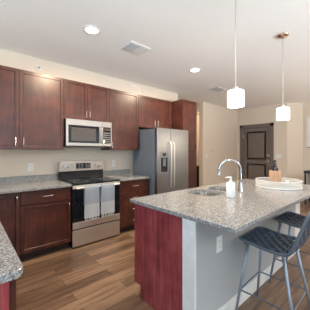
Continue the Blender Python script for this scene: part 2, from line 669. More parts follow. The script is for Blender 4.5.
# pantry
t = thing('pantry_cabinet', 'tall cherry pantry cabinet reaching almost to the ceiling right of the refrigerator', 'cabinet', (3.403, 3.03, 0))
MB().box(3.403, 3.864, 3.038, 3.648, 0.10, UZ1).build('body', 'wood', t)
MB().box(3.403, 3.864, 3.10, 3.648, 0.0, 0.099).build('toe_kick', 'kick', t)
for z0, z1, hz in ((1.345, 2.428, 1.50), (0.105, 1.338, 1.18)):
    dr = MB().door(3.405, 3.862, z0, z1, 3.017, 0.02, 0.062).build('door', 'wood', t)
    MB().pull(3.44, hz, 3.017, 0.125).build('handle', 'nickel', dr, True)

BF = 3.03     # base door face plane
BZ0, BZ1 = 0.105, 0.858


def base_body(t, x0, x1, y0=BF + DT + 0.001, y1=3.648):
    MB().box(x0, x1, y0, y1, 0.10, 0.860).build('body', 'wood', t)
    MB().box(x0, x1, 3.117, y1, 0.0, 0.099).build('toe_kick', 'kick', t)


t = thing('base_cabinet', 'narrow dark cherry base cabinet with one door in the left counter corner', 'cabinet', (0.182, BF, 0))
base_body(t, 0.182, 0.504)
dr = MB().door(0.184, 0.502, BZ0, BZ1, BF, 0.02).build('door', 'wood', t)
MB().pull(0.467, 0.757, BF, 0.125).build('handle', 'nickel', dr, True)

t = thing('base_cabinet', 'dark cherry base cabinet with one drawer over one door left of the range', 'cabinet', (0.505, BF, 0))
base_body(t, 0.505, 1.111)
dr = MB().door(0.508, 1.108, 0.692, BZ1, BF, 0.02, slab=True).build('drawer', 'wood', t)
MB().pull(0.812, 0.779, BF, 0.125, False).build('handle', 'nickel', dr, True)
dr = MB().door(0.508, 1.108, BZ0, 0.684, BF, 0.02).build('door', 'wood', t)
MB().pull(1.080, 0.585, BF, 0.125).build('handle', 'nickel', dr, True)

t = thing('base_cabinet', 'dark cherry base cabinet with four stacked drawers between the range and refrigerator', 'cabinet', (1.877, BF, 0))
base_body(t, 1.877, 2.494)
zs = [(0.672, BZ1), (0.482, 0.664), (0.292, 0.474), (BZ0, 0.284)]
for z0, z1 in zs:
    dr = MB().door(1.880, 2.491, z0, z1, BF, 0.02, slab=True).build('drawer', 'wood', t)
    MB().pull(2.197, (z0 + z1) / 2, BF, 0.125, False).build('handle', 'nickel', dr, True)

# leg of the left counter, running towards the camera
t = thing('base_cabinet', 'cherry base run under the short foreground counter at the left edge', 'cabinet', (-0.17, 1.0, 0))
MB().box(-0.474, 0.130, 1.006, 3.645, 0.10, 0.860).build('body', 'wood', t)
MB().box(-0.474, 0.07, 1.05, 3.645, 0.0, 0.099).build('toe_kick', 'kick', t)
MB().box(-0.474, 0.130, 0.990, 1.005, 0.001, 0.860, 0.002).build('end_panel', 'endp', t)
for k in range(4):
    a, b = 1.0 + k * 0.508, 1.5 + k * 0.508
    dr = MB().door(a, b, BZ0, 0.684, 0.152, 0.02, face='+x').build('door', 'wood', t)
    MB().pull(b - 0.035, 0.585, 0.152, 0.125, face='+x').build('handle', 'nickel', dr, True)
    dr = MB().door(a, b, 0.692, BZ1, 0.152, 0.02, face='+x', slab=True).build('drawer', 'wood', t)
    MB().pull((a + b) / 2, 0.775, 0.152, 0.125, False, face='+x').build('handle', 'nickel', dr, True)

# ------------------------------------------------------------------ countertops
CT0, CT1 = 0.864, 0.897


def slab(poly, z0, z1, bev=0.005):
    b = bmesh.new()
    vs = [b.verts.new((x, y, z0)) for x, y in poly]
    f = b.faces.new(vs)
    r = bmesh.ops.extrude_face_region(b, geom=[f])
    for g in r['geom']:
        if isinstance(g, bmesh.types.BMVert):
            g.co.z = z1
    bmesh.ops.recalc_face_normals(b, faces=b.faces)
    b.normal_update()
    es = [e for e in b.edges if abs(e.verts[0].co.z - e.verts[1].co.z) < 1e-6]
    bmesh.ops.bevel(b, geom=es, offset=bev, segments=2, affect='EDGES', profile=0.5)
    m = MB()
    m.merge(b)
    return m


def arc(cx, cy, r, a0, a1, n=6):
    return [(cx + r * math.cos(math.radians(a0 + (a1 - a0) * i / n)), cy + r * math.sin(math.radians(a0 + (a1 - a0) * i / n))) for i in range(n + 1)]


poly = [(-0.476, 0.968)] + arc(0.177 - 0.035, 0.968 + 0.035, 0.035, -90, 0) + [(0.177, 3.002), (1.1125, 3.002), (1.1125, 3.647), (-0.476, 3.647)]
t = thing('countertop', 'L-shaped speckled granite countertop left of the range and in the left foreground', 'countertop', (0.3, 3.3, CT0))
slab(poly, CT0, CT1).build('top', 'granite', t)
MB().box(-0.476, 1.1125, 3.627, 3.647, CT1 + 0.0005, 0.992, 0.003).build('backsplash', 'granite', t)
t = thing('countertop', 'short speckled granite countertop between the range and the refrigerator', 'countertop', (2.18, 3.3, CT0))
slab([(1.8755, 3.002), (2.500, 3.002), (2.500, 3.647), (1.8755, 3.647)], CT0, CT1).build('top', 'granite', t)
MB().box(1.8755, 2.500, 3.627, 3.647, CT1 + 0.0005, 0.992, 0.003).build('backsplash', 'granite', t)

# ------------------------------------------------------------------ range
RX0, RX1 = 1.1155, 1.8725
t = thing('range', 'stainless steel electric range with black glass oven door between dark base cabinets', 'stove', (1.494, 3.3, 0))
MB().box(RX0, RX1, 3.022, 3.62, 0.02, 0.878).build('body', 'black', t)
MB().box(RX0 + 0.03, RX1 - 0.03, 3.08, 3.60, 0.0, 0.0195).build('base', 'black', t)
ck = MB().box(RX0 - 0.001, RX1 + 0.001, 2.985, 3.535, 0.879, 0.902, 0.006).build('cooktop', 'bglass', t)
for (x, y, r) in ((1.30, 3.15, 0.105), (1.70, 3.15, 0.085), (1.30, 3.42, 0.08), (1.70, 3.42, 0.105)):
    MB().lathe([(r, 0.9022), (r, 0.9028), (r - 0.006, 0.9028), (r - 0.006, 0.9022)], (x, y, 0), 32, False, False).build('burner_ring', 'grey', ck)
# backguard with rounded top corners
bz0, bz1 = 1.03, 1.19
MB().box(RX0 + 0.004, RX1 - 0.004, 3.5450, 3.6050, 0.9025, bz0, 0.004).build('vent_strip', 'black', t)
b = bmesh.new()
R = 0.035
pts = [(RX0, bz0 + .001), (RX1, bz0 + .001)] + arc(RX1 - R, bz1 - R, R, 0, 90) + arc(RX0 + R, bz1 - R, R, 90, 180)
bgm = MB()
bgm.loops([[(x, y, z) for x, z in pts] for y in (3.5320, 3.6080)])
bg = bgm.build('control_panel', 'backsteel', t)
MB().box(1.375, 1.625, 3.5270, 3.5315, 1.065, 1.155, 0.002).build('display', 'black', bg)
for x in (1.415, 1.463, 1.54, 1.585):
    for z in (1.085, 1.11, 1.135):
        MB().box(x, x + 0.026, 3.5255, 3.5268, z - .006, z + .006).build('display_button', 'grey', bg)
for x in (1.195, 1.265, 1.72, 1.79):
    k = MB().tube([(x, 3.5315, 1.108), (x, 3.5000, 1.108)], [0.026, 0.022], 16)
    k.box(x - 0.003, x + 0.003, 3.4960, 3.5010, 1.09, 1.128)
    k.build('knob', 'nickel', bg)
# oven door
od = MB().box(RX0 + 0.003, RX1 - 0.003, 2.994, 3.020, 0.268, 0.874, 0.004).build('oven_door', 'bglass', t)
MB().box(RX0 + 0.003, RX1 - 0.003, 2.988, 2.9935, 0.825, 0.874, 0.002).build('door_top_trim', 'steel', od)
MB().box(RX0 + 0.003, RX1 - 0.003, 2.988, 2.9935, 0.268, 0.362, 0.002).build('door_bottom_trim', 'steel', od)
h = MB().tube([(1.155, 2.945, 0.838), (1.833, 2.945, 0.838)], 0.012, 12)
for x in (1.175, 1.813):
    h.box(x - 0.014, x + 0.014, 2.947, 2.988, 0.826, 0.850, 0.003)
h.build('oven_handle', 'steel', od)
MB().box(RX0 + 0.003, RX1 - 0.003, 2.992, 3.020, 0.028, 0.250, 0.004).build('drawer', 'steel', t)


def towel(label, x0, x1, zb, wav):
    t = thing('dish_towel', label, 'towel', ((x0 + x1) / 2, 2.93, 0), 'towels over the oven handle')
    off = 0.0155
    prof = [(2.967, 0.60), (2.9655, 0.72), (2.9645, 0.82), (2.962, 0.842), (2.955, 0.853), (2.945, 0.857), (2.934, 0.852), (2.927, 0.840), (2.925, 0.80), (2.927, 0.70), (2.928, 0.60), (2.929, 0.50), (2.928, zb)]
    nx = 14
    m = MB()
    for side in (0,):
        outer, inner = [], []
        for (y, z) in prof:
            ro, ri = [], []
            for i in range(nx + 1):
                u = i / nx
                k = max(0, min(1, (0.82 - z) / 0.3)) if y < 2.94 else 0
                w = 0.006 * math.sin(u * 2 * PI * wav + 0.7) * k
                taper = 0.010 * k
                x = x0 + taper * (1 - 2 * u) * (-0.6) + (x1 - x0) * u
                n_out = -0.003
                ro.append((x, y + w + (n_out if y < 2.945 else 0.0), z + (0.003 if abs(y - 2.945) < 0.012 else 0)))
                ri.append((x, y + w + (0.003 if y < 2.945 else -0.004), z - (0.001 if abs(y - 2.945) < 0.012 else 0)))
            outer.append(ro)
            inner.append(ri)
        m.loops([o + list(reversed(i)) for o, i in zip(outer, inner)])
    cloth = smooth_by_angle(m.build('cloth', 'towel', t), 60)
    f = MB()
    n = 9
    for i in range(n):
        x = x0 + (x1 - x0) * (i + 0.5) / n
        u = (i + .5) / n
        w = 0.006 * math.sin(u * 2 * PI * wav + 0.7)
        f.tube([(x, 2.928 + w, zb + 0.01), (x, 2.926 + w, zb - 0.004), (x + 0.002 * (-1) ** i, 2.927 + w, zb - 0.02), (x + 0.003 * (-1) ** i, 2.928 + w, zb - 0.042)], [0.004, 0.0075, 0.006, 0.0085], 6)
    f.build('fringe', 'fringe', t)


towel('pale blue-grey fringed towel on the oven handle, the left one', 1.265, 1.480, 0.415, 1.5)
towel('pale blue-grey fringed towel on the oven handle, the right one nearer the refrigerator', 1.515, 1.735, 0.425, 1.2)

# ------------------------------------------------------------------ microwave
MX0, MX1, MZ0, MZ1, MY = 1.117, 1.871, 1.432, 1.831, 3.245
t = thing('microwave', 'stainless over-the-range microwave with dark window and black keypad', 'microwave', (1.494, 3.45, MZ0))
MB().box(MX0, MX1, 3.268, 3.645, MZ0 - 0.018, MZ1).build('body', 'black', t)
MB().box(MX0 + 0.1, MX1 - 0.1, 3.33, 3.60, MZ0 - 0.022, MZ0 - 0.0185).build('grease_filter', 'grey', t)
md = MB().box(MX0, 1.700, MY, 3.267, MZ0, MZ1, 0.003).build('door', 'mwsteel', t)
MB().box(1.150, 1.640, MY - 0.003, MY - 0.0003, 1.478, 1.745, 0.001).build('window_surround', 'bglass', md)
MB().box(1.192, 1.585, MY - 0.0045, MY - 0.0032, 1.508, 1.708).build('window', 'mglass', md)
MB().pull(1.672, 1.612, MY, 0.27, True, out=0.035, r=0.009).build('handle', 'mwsteel', md, True)
cp = MB().box(1.702, MX1, MY, 3.267, MZ0, MZ1, 0.003).build('control_panel', 'mwsteel', t)
kp = MB().box(1.712, 1.850, MY - 0.003, MY - 0.0003, 1.478, 1.745, 0.001).build('keypad', 'bglass', cp)
MB().box(1.728, 1.836, MY - 0.0042, MY - 0.0032, 1.69, 1.728).build('display', 'mglass', kp)
for r in range(5):
    for q in range(3):
        MB().box(1.732 + q * 0.037, 1.754 + q * 0.037, MY - 0.0042, MY - 0.0032, 1.50 + r * 0.035, 1.516 + r * 0.035).build('key', 'grey', kp)

# ------------------------------------------------------------------ refrigerator
FX0, FX1, FS, FY, FZ = 2.546, 3.388, 2.882, 2.851, 1.769
t = thing('refrigerator', 'stainless side-by-side refrigerator with grey side and ice dispenser in its left door', 'refrigerator', (2.966, 3.2, 0))
MB().box(FX0, FX1, 2.925, 3.56, 0.02, FZ - 0.012, 0.004).build('body', 'fside', t)
MB().box(FX0 + 0.02, FX1 - 0.02, 2.93, 3.0, 0.0, 0.0195).build('base_grille', 'black', t)
dl = MB().box(FX0, FS - 0.004, FY, 2.921, 0.075, FZ, 0.008).build('freezer_door', 'fridge', t)
dr = MB().box(FS + 0.004, FX1, FY, 2.921, 0.075, FZ, 0.008).build('fresh_food_door', 'fridge', t)
for x, par in ((FS - 0.040, dl), (FS + 0.045, dr)):
    h = MB().tube([(x, FY - 0.002, 1.52), (x, FY - 0.035, 1.515), (x, FY - 0.05, 1.47), (x, FY - 0.055, 1.1), (x, FY - 0.05, 0.73), (x, FY - 0.035, 0.685), (x, FY - 0.002, 0.68)], 0.013, 10)
    h.build('door_handle', 'steel', par, True)
# dispenser: frame ring, dark cavity, control strip, paddle
fd = MB()
dx0, dx1, dz0, dz1 = 2.605, 2.815, 0.945, 1.345
fd.box(dx0, dx1, FY - 0.010, FY - 0.0005, dz0, dz0 + 0.03, .002).box(dx0, dx1, FY - 0.010, FY - 0.0005, 1.235, dz1, .002)
fd.box(dx0, dx0 + 0.022, FY - 0.010, FY - 0.0005, dz0 + 0.03, 1.235).box(dx1 - 0.022, dx1, FY - 0.010, FY - 0.0005, dz0 + 0.03, 1.235)
ds = fd.build('dispenser', 'dispgrey', dl)
MB().box(dx0 + 0.022, dx1 - 0.022, FY - 0.004, FY - 0.0005, dz0 + 0.03, 1.235).build('dispenser_cavity', 'bglass', dl)
MB().box(dx0 + 0.06, dx1 - 0.06, FY - 0.0125, FY - 0.0105, 1.265, 1.32).build('dispenser_display', 'black', dl)
MB().box(dx0 + 0.07, dx1 - 0.07, FY - 0.016, FY - 0.0045, 1.08, 1.22, 0.003).build('dispenser_paddle', 'fside', dl)
MB().box(3.235, 3.285, FY - 0.003, FY - 0.0003, 1.665, 1.685, 0.001).build('badge', 'grey', dr)

# ------------------------------------------------------------------ island
IX0, IX1, IY0, IY1 = 1.191, 3.52, 0.650, 1.725
HW0, HW1 = 0.96, 1.072        # half wall
# half wall and its trim are part of the building
wallbox('wall_island', 'half', (1.222, 3.47, HW0, HW1, 0, 0.862))
wallbox('trim_1', 'white', (1.206, 1.2215, HW0 - 0.001, HW1 + 0.001, 0.0, 0.862))
wallbox('trim_2', 'white', (3.30, 3.4855, HW0 - 0.012, HW0 - 0.0005, 0.111, 0.862))
wallbox('baseboard_island', 'white', (1.222, 3.4855, HW0 - 0.014, HW0 - 0.0005, 0.0, 0.11), (1.206, 1.2215, HW0 - 0.014, HW0 - 0.0012, 0.0, 0.11))
t = thing('island_cabinet', 'red cherry kitchen island cabinet under the speckled granite island top', 'cabinet', (2.3, 1.38, 0))
ep = slab([(x, y) for x, y in ((0, 0), (1, 0), (1, 1), (0, 1))], 0, 1)
ep.bm.free()
ep = MB()
prof = [(1.074, 0.001), (1.600, 0.001), (1.600, 0.115), (1.692, 0.115), (1.692, 0.862), (1.074, 0.862)]
ep.loops([[(x, y, z) for y, z in prof] for x in (1.222, 1.240)])
ep.build('end_panel', 'endp', t)
cb = MB()
cb.box(1.2405, 1.76, 1.074, 1.670, 0.10, 0.860).box(2.58, 3.44, 1.074, 1.670, 0.10, 0.860)
cb.box(1.76, 2.58, 1.074, 1.670, 0.10, 0.60).box(1.76, 2.58, 1.648, 1.670, 0.60, 0.860).box(1.76, 2.58, 1.074, 1.092, 0.60, 0.860)
cb.build('body', 'wood', t)
MB().box(1.2405, 3.44, 1.074, 1.599, 0.0, 0.099).build('toe_kick', 'kick', t)
ep2 = MB()
ep2.loops([[(x, y, z) for y, z in prof] for x in (3.4405, 3.458)])
ep2.build('end_panel', 'endp', t)
for k in range(4):
    a = 1.245 + k * 0.548
    q = MB().door(a, a + 0.542, BZ0, BZ1, 1.6915, 0.02, face='+y').build('door', 'wood', t)
    MB().pull(a + (0.50 if k % 2 == 0 else 0.04), 0.757, 1.6915, 0.125, face='+y').build('handle', 'nickel', q, True)


def rrect(x0, x1, y0, y1, r, n=6):
    return arc(x1 - r, y0 + r, r, -90, 0, n) + arc(x1 - r, y1 - r, r, 0, 90, n) + arc(x0 + r, y1 - r, r, 90, 180, n) + arc(x0 + r, y0 + r, r, 180, 270, n)


BOWLS = [(1.835, 2.165, 1.262, 1.612, 0.10), (2.205, 2.495, 1.30, 1.612, 0.10)]
top = slab([(IX0, IY0), (IX1, IY0), (IX1, IY1), (IX0, IY1)], CT0, CT1, 0.006).build('island_countertop', 'granite')
tag(top, 'long speckled granite countertop on the kitchen island with an undermount sink cut-out', 'countertop')
cuts = []
for (x0, x1, y0, y1, r) in BOWLS:
    c = MB()
    c.loops([[(x, y, z) for x, y in rrect(x0, x1, y0, y1, r)] for z in (0.80, 0.95)])
    co = c.build('cutter', 'granite')
    md_ = top.modifiers.new('cut', 'BOOLEAN')
    md_.operation = 'DIFFERENCE'
    md_.solver = 'EXACT'
    md_.object = co
    cuts.append(co)
bpy.context.view_layer.update()
ev = top.evaluated_get(bpy.context.evaluated_depsgraph_get())
nm = bpy.data.meshes.new_from_object(ev)
top.modifiers.clear()
top.data = nm
for co in cuts:
    bpy.data.objects.remove(co, do_unlink=True)

t = thing('kitchen_sink', 'stainless undermount double-bowl sink set into the island countertop', 'sink', (2.165, 1.44, 0.66))
for (x0, x1, y0, y1, r) in BOWLS:
    z0 = 0.675
    rings = []
    for dx, z, rr in ((-0.045, z0 - 0.004, r - 0.045), (-0.01, z0 + 0.004, r - .01), (0.008, z0 + 0.03, r), (0.005, 0.860, r + .005), (0.016, 0.861, r + .016), (0.016, 0.8635, r + .016),
                      (0.002, 0.8635, r + .002), (0.004, z0 + 0.03, r), (-0.014, z0 + 0.008, r - .01), (-0.05, z0, r - 0.045)):
        rings.append([(x, y, z) for x, y in rrect(x0 - dx, x1 + dx, y0 - dx, y1 + dx, rr)])
    bw = MB()
    bw.loops(rings, True, True)
    bo = smooth_by_angle(bw.build('bowl', 'sink', t), 50)
    MB().lathe([(0.04, z0 + 0.0005), (0.04, z0 + 0.003), (0.03, z0 + 0.003), (0.012, z0 + 0.0015)], ((x0 + x1) / 2, (y0 + y1) / 2, 0), 20).build('drain', 'chrome', bo)

# faucet
t = thing('faucet', 'tall chrome gooseneck faucet on the island beside the sink', 'faucet', (2.32, 1.20, CT1))
MB().lathe([(0.030, CT1 + .0005), (0.030, CT1 + 0.008), (0.024, CT1 + 0.014), (0.023, CT1 + 0.10), (0.017, CT1 + 0.112)], (2.32, 1.20, 0), 20).build('base', 'chrome', t, True)
dirv = Vector((2.185 - 2.32, 1.39 - 1.20, 0))
L = dirv.length
dirv.normalize()
neck = []
bz = 1.13
for i in range(4):
    neck.append(Vector((2.32, 1.20, CT1 + 0.10 + (bz - CT1 - 0.10) * i / 3)))
for i in range(1, 13):
    a = PI - PI * 1.03 * i / 12
    neck.append(Vector((2.32, 1.20, bz)) + dirv * (L / 2 + L / 2 * math.cos(a)) + Vector((0, 0, L / 2 * math.sin(a) * 1.05)))
MB().tube(neck, 0.0145, 12).build('spout', 'chrome', t, True)
tip = neck[-1]
MB().tube([tip + Vector((0, 0, 0.005)), tip + Vector((0, 0, -0.04)), tip + Vector((0, 0, -0.055))], [0.015, 0.017, 0.014], 12).build('spray_head', 'chrome', t, True)
MB().tube([(2.34, 1.20, CT1 + 0.07), (2.37, 1.198, CT1 + 0.075), (2.42, 1.195, CT1 + 0.10)], [0.011, 0.009, 0.006], 8).build('lever', 'chrome', t, True)

# soap dispenser
t = thing('soap_dispenser', 'square white soap pump bottle standing on the island before the faucet', 'soap dispenser', (2.0, 1.14, CT1))
sb = MB()
sb.loops([[(x, y, z) for x, y in rrect(2.0 - w, 2.0 + w, 1.14 - w, 1.14 + w, 0.014)] for w, z in ((0.034, CT1 + .0006), (0.036, CT1 + 0.006), (0.036, CT1 + 0.132), (0.030, CT1 + 0.144), (0.016, CT1 + 0.150))])
smooth_by_angle(sb.build('bottle', 'soap', t), 50)
pm = MB().lathe([(0.014, CT1 + .1502), (0.014, CT1 + 0.166), (0.006, CT1 + 0.168), (0.006, CT1 + 0.186), (0.013, CT1 + 0.187), (0.013, CT1 + 0.199)], (2.0, 1.14, 0), 14)
pm.tube([(2.0, 1.14, CT1 + 0.194), (1.975, 1.160, CT1 + 0.194), (1.957, 1.173, CT1 + 0.188)], [0.007, 0.006, 0.005], 8)
pm.build('pump', 'soap', t)

# tray and what it holds
TC = (3.01, 1.06)
t = thing('round_tray', 'large round clear-walled tray with a tall white-edged rim at the far end of the island', 'tray', (TC[0], TC[1], CT1))
MB().lathe([(0.262, CT1 + 0.0175), (0.263, CT1 + 0.086), (0.256, CT1 + 0.086), (0.255, CT1 + 0.0175)], (TC[0], TC[1], 0), 64, False, False).build('rim', 'tray', t, True)
MB().lathe([(0.2635, CT1 + 0.0865), (0.265, CT1 + 0.089), (0.2635, CT1 + 0.0925), (0.2555, CT1 + 0.0925), (0.254, CT1 + 0.089), (0.2555, CT1 + 0.0865)], (TC[0], TC[1], 0), 64, False, False).build('lip', 'soap', t, True)
MB().lathe([(0.258, CT1 + 0.0006), (0.264, CT1 + 0.004), (0.264, CT1 + 0.017), (0.248, CT1 + 0.017), (0.246, CT1 + 0.009), (0.246, CT1 + 0.0006)], (TC[0], TC[1], 0), 64, False, False).build('foot_ring', 'soap', t)
MB().lathe([(0.245, CT1 + 0.006), (0.245, CT1 + 0.012)], (TC[0], TC[1], 0), 48).build('base', 'traybase', t)
tb = CT1 + 0.0125
wc = MB().lathe([(0.066, tb), (0.069, tb + 0.004), (0.069, tb + 0.186), (0.066, tb + 0.19), (0.058, tb + 0.188), (0.057, tb + 0.012)], (3.065, 1.115, 0), 28).build('bottle_cooler', 'bamboo')
smooth_by_angle(wc, 40)
tag(wc, 'light wooden cylinder wine cooler standing on the round tray', 'wine cooler')
t = thing('wine_bottle', 'dark wine bottle standing in the wooden cooler on the tray', 'bottle', (3.065, 1.115, tb + 0.013))
MB().lathe([(0.036, tb + 0.013), (0.038, tb + 0.02), (0.038, tb + 0.205), (0.034, tb + 0.228), (0.020, tb + 0.255), (0.0145, tb + 0.275), (0.0145, tb + 0.30)], (3.065, 1.115, 0), 20).build('glass', 'bottle', t, True)
MB().lathe([(0.0155, tb + 0.3003), (0.016, tb + 0.322), (0.014, tb + 0.324)], (3.065, 1.115, 0), 16).build('foil_cap', 'table', t)
vt = MB().lathe([(0.022, tb), (0.026, tb + 0.004), (0.030, tb + 0.065), (0.027, tb + 0.065), (0.022, tb + 0.01)], (3.13, 0.99, 0), 18).build('glass_votive', 'votive')
tag(vt, 'small clear glass votive on the tray right of the wooden cooler', 'candle holder')

# ------------------------------------------------------------------ outlets, switches, sensors
def plate(name, label, cat, c, axis, w, h, kind, group=None):
    """axis: outward direction of the plate"""
    t = thing(name, label, cat, c, group)

    def bx(mb, a0, a1, z0, z1, d0, d1, bev=0.0):
        if axis == '-y':
            mb.box(c[0] + a0, c[0] + a1, c[1] - d1, c[1] - d0, c[2] + z0, c[2] + z1, bev)
        else:
            mb.box(c[0] - d1, c[0] - d0, c[1] + a0, c[1] + a1, c[2] + z0, c[2] + z1, bev)
        return mb
    bx(MB(), -w / 2, w / 2, -h / 2, h / 2, 0.0005, 0.006, 0.002).build('cover_plate', 'plate', t)
    if kind == 'outlet':
        for z in (-0.024, 0.024):
            s = bx(MB(), -0.016, 0.016, z - 0.013, z + 0.013, 0.0062, 0.009, 0.001).build('socket', 'plate', t)
            sl = MB()
            for a in (-0.006, 0.006):
                bx(sl, a - 0.0012, a + 0.0012, z - 0.004, z + 0.006, 0.0092, 0.0096)
            sl.build('slots', 'black', s)
    else:
        n = kind
        for i in range(n):
            a = (i - (n - 1) / 2) * 0.046
            bx(MB(), a - 0.016, a + 0.016, -0.033, 0.033, 0.0062, 0.010, 0.002).build('rocker', 'plate', t)
    return t


plate('wall_outlet', 'white outlet on the beige wall above the left counter', 'outlet', (0.742, 3.65, 1.115), '-y', 0.078, 0.12, 'outlet')
plate('wall_outlet', 'white outlet on the wall above the short counter right of the range', 'outlet', (2.135, 3.65, 1.117), '-y', 0.078, 0.12, 'outlet')
plate('wall_outlet', 'white outlet on the grey half wall of the island', 'outlet', (1.51, 0.96, 0.622), '-y', 0.078, 0.125, 'outlet')
plate('light_switch', 'single white switch on the beige entry wall below the thermostat', 'switch', (5.30, 3.786, 1.215), '-y', 0.075, 0.12, 1)
plate('light_switch', 'wide white switch plate on the wall right of the dark entry door', 'switch', (7.08, 2.475, 1.20), '-x', 0.165, 0.12, 3)
t = thing('thermostat', 'small thermostat on the beige wall left of the dark entry door', 'thermostat', (5.60, 3.786, 1.36))
MB().box(5.555, 5.645, 3.765, 3.7855, 1.315, 1.405, 0.006).build('housing', 'plate', t)
MB().box(5.575, 5.625, 3.763, 3.7648, 1.345, 1.39).build('screen', 'grey', t)
t = thing('sprinkler_head', 'round white sprinkler cover on the wall above the left cabinets', 'sprinkler', (0.848, 3.65, 2.607))
MB().tube([(0.848, 3.6495, 2.607), (0.848, 3.642, 2.607), (0.848, 3.636, 2.607)], [0.042, 0.042, 0.034], 24).build('escutcheon', 'plate', t)
MB().tube([(0.848, 3.6355, 2.607), (0.848, 3.605, 2.607), (0.848, 3.60, 2.607)], [0.012, 0.010, 0.018], 12).build('nozzle', 'grey', t)
t = thing('wall_vent', 'white framed square vent on the wall above the cabinets by the refrigerator', 'vent', (2.652, 3.65, 2.55))
MB().box(2.545, 2.760, 3.638, 3.6495, 2.545, 2.705, 0.004).build('frame', 'plate', t)
MB().box(2.572, 2.733, 3.636, 3.6378, 2.567, 2.683).build('grille', 'wall', t)

# ceiling registers
t = thing('ceiling_vent', 'white square ceiling register above the range, the nearer one', 'vent', (1.765, 2.425, CZ))
MB().box(1.60, 1.93, 2.29, 2.56, CZ - 0.010, CZ - 0.0005, 0.003).build('frame', 'white', t)
g = MB()
for i in range(12):
    y = 2.32 + i * 0.0185
    g.box(1.62, 1.765, y, y + 0.010, CZ - 0.016, CZ - 0.0105)
g.build('grille', 'vent', t)
MB().box(1.77, 1.91, 2.31, 2.54, CZ - 0.013, CZ - 0.0105, 0.001).build('panel', 'white', t)
t = thing('ceiling_vent', 'grey louvred ceiling register farther back near the hanging pendant', 'vent', (4.32, 2.78, CZ))
MB().box(4.14, 4.50, 2.66, 2.89, CZ - 0.010, CZ - 0.0005, 0.003).build('frame', 'white', t)
for a, b_ in ((4.165, 4.315), (4.325, 4.475)):
    g = MB()
    for i in range(9):
        y = 2.685 + i * 0.02
        g.box(a, b_, y, y + 0.012, CZ - 0.017, CZ - 0.0105)
    g.build('grille', 'vent', t)

# ------------------------------------------------------------------ lamps
WARM = (1.0, 0.80, 0.58)


def downlight(label, x, y, power):
    t = thing('recessed_light', label, 'ceiling light', (x, y, CZ), 'recessed lights')
    MB().lathe([(0.098, CZ - 0.0005), (0.098, CZ - 0.006), (0.074, CZ - 0.010), (0.072, CZ - 0.004)], (x, y, 0), 32, False, False).build('trim_ring', 'white', t, True)
    MB().lathe([(0.0715, CZ - 0.0012), (0.0715, CZ - 0.0045), (0.02, CZ - 0.006)], (x, y, 0), 28).build('lens', 'lens', t)
    d = bpy.data.lights.new('bulb', 'AREA')
    d.shape = 'DISK'
    d.size = 0.14
    d.energy = power
    d.color = WARM
    o = bpy.data.objects.new('bulb', d)
    COL.objects.link(o)
    o.parent = t
    o.location = (0, 0, -0.014)
    return t


downlight('lit recessed ceiling light above the kitchen floor, the nearer and larger', 1.116, 2.39, 44)
downlight('lit recessed ceiling light before the refrigerator, the farther and smaller', 3.01, 2.39, 44)


def pendant(label, x, y, zb, power, r=0.08, h=0.158):
    t = thing('pendant_lamp', label, 'pendant light', (x, y, CZ), 'pendants over the island')
    MB().lathe([(0.064, CZ - 0.0005), (0.064, CZ - 0.012), (0.05, CZ - 0.022), (0.012, CZ - 0.027), (0.010, CZ - 0.045)], (x, y, 0), 28).build('canopy', 'copper', t, True)
    MB().tube([(x, y, CZ - 0.045), (x, y, zb + h + 0.04)], 0.0042, 8).build('rod', 'rodmetal', t)
    MB().lathe([(0.010, zb + h + 0.041), (0.022, zb + h + 0.035), (0.024, zb + h + 0.002)], (x, y, 0), 18).build('socket_cap', 'nickel', t)
    MB().lathe([(r - 0.001, zb), (r, zb + 0.004), (r, zb + h - 0.008), (r - 0.005, zb + h), (0.026, zb + h + 0.0008), (0.026, zb + h - 0.0032), (r - 0.007, zb + h - 0.004), (r - 0.004, zb + h - 0.010), (r - 0.004, zb + 0.004)], (x, y, 0), 36, False, False).loops([[(x + (r - 0.004) * math.cos(a * PI / 18), y + (r - 0.004) * math.sin(a * PI / 18), zb + q) for a in range(36)] for q in (0.004, 0.0065)]).build('shade', 'shade', t, True)
    d = bpy.data.lights.new('bulb', 'POINT')
    d.energy = power
    d.color = (1.0, 0.88, 0.74)
    d.shadow_soft_size = 0.05
    o = bpy.data.objects.new('bulb', d)
    COL.objects.link(o)
    o.parent = t
    o.location = (0, 0, zb - 0.11 - CZ)
    return t


pendant('hanging white glass drum pendant nearer the sink, first over the island', 1.810, 0.982, 1.746, 7, 0.071, 0.138)
pendant('hanging white glass drum pendant over the far tray end of the island', 2.907, 0.968, 1.732, 7, 0.071, 0.142)
downlight('unseen recessed ceiling light added behind the camera as fill, left one', 0.2, -2.2, 16)  # this pair is added out of view for warm fill light
downlight('unseen recessed ceiling light added behind the camera as fill, right one', 3.6, -2.2, 16)


def dining_fill_lamp(x, y, zb, power):  # unseen lamp, added to brighten the entry and far walls
    t = thing('dining_fill_pendant', 'unseen white globe pendant added right of the island as fill light', 'pendant light', (x, y, CZ))
    MB().lathe([(0.064, CZ - 0.0005), (0.064, CZ - 0.012), (0.012, CZ - 0.027)], (x, y, 0), 28).build('canopy', 'copper', t, True)
    MB().tube([(x, y, CZ - 0.028), (x, y, zb + 0.30)], 0.005, 8).build('rod', 'nickel', t)
    MB().lathe([(0.03, zb + 0.299), (0.09, zb + 0.27), (0.145, zb + 0.15), (0.09, zb + 0.03), (0.03, zb)], (x, y, 0), 28).build('globe', 'shade', t, True)
    d = bpy.data.lights.new('bulb', 'POINT')
    d.energy = power
    d.color = WARM
    d.shadow_soft_size = 0.1
    o = bpy.data.objects.new('bulb', d)
    COL.objects.link(o)
    o.parent = t
    o.location = (0, 0, zb - 0.12 - CZ)


dining_fill_lamp(5.6, 0.0, 1.75, 28)
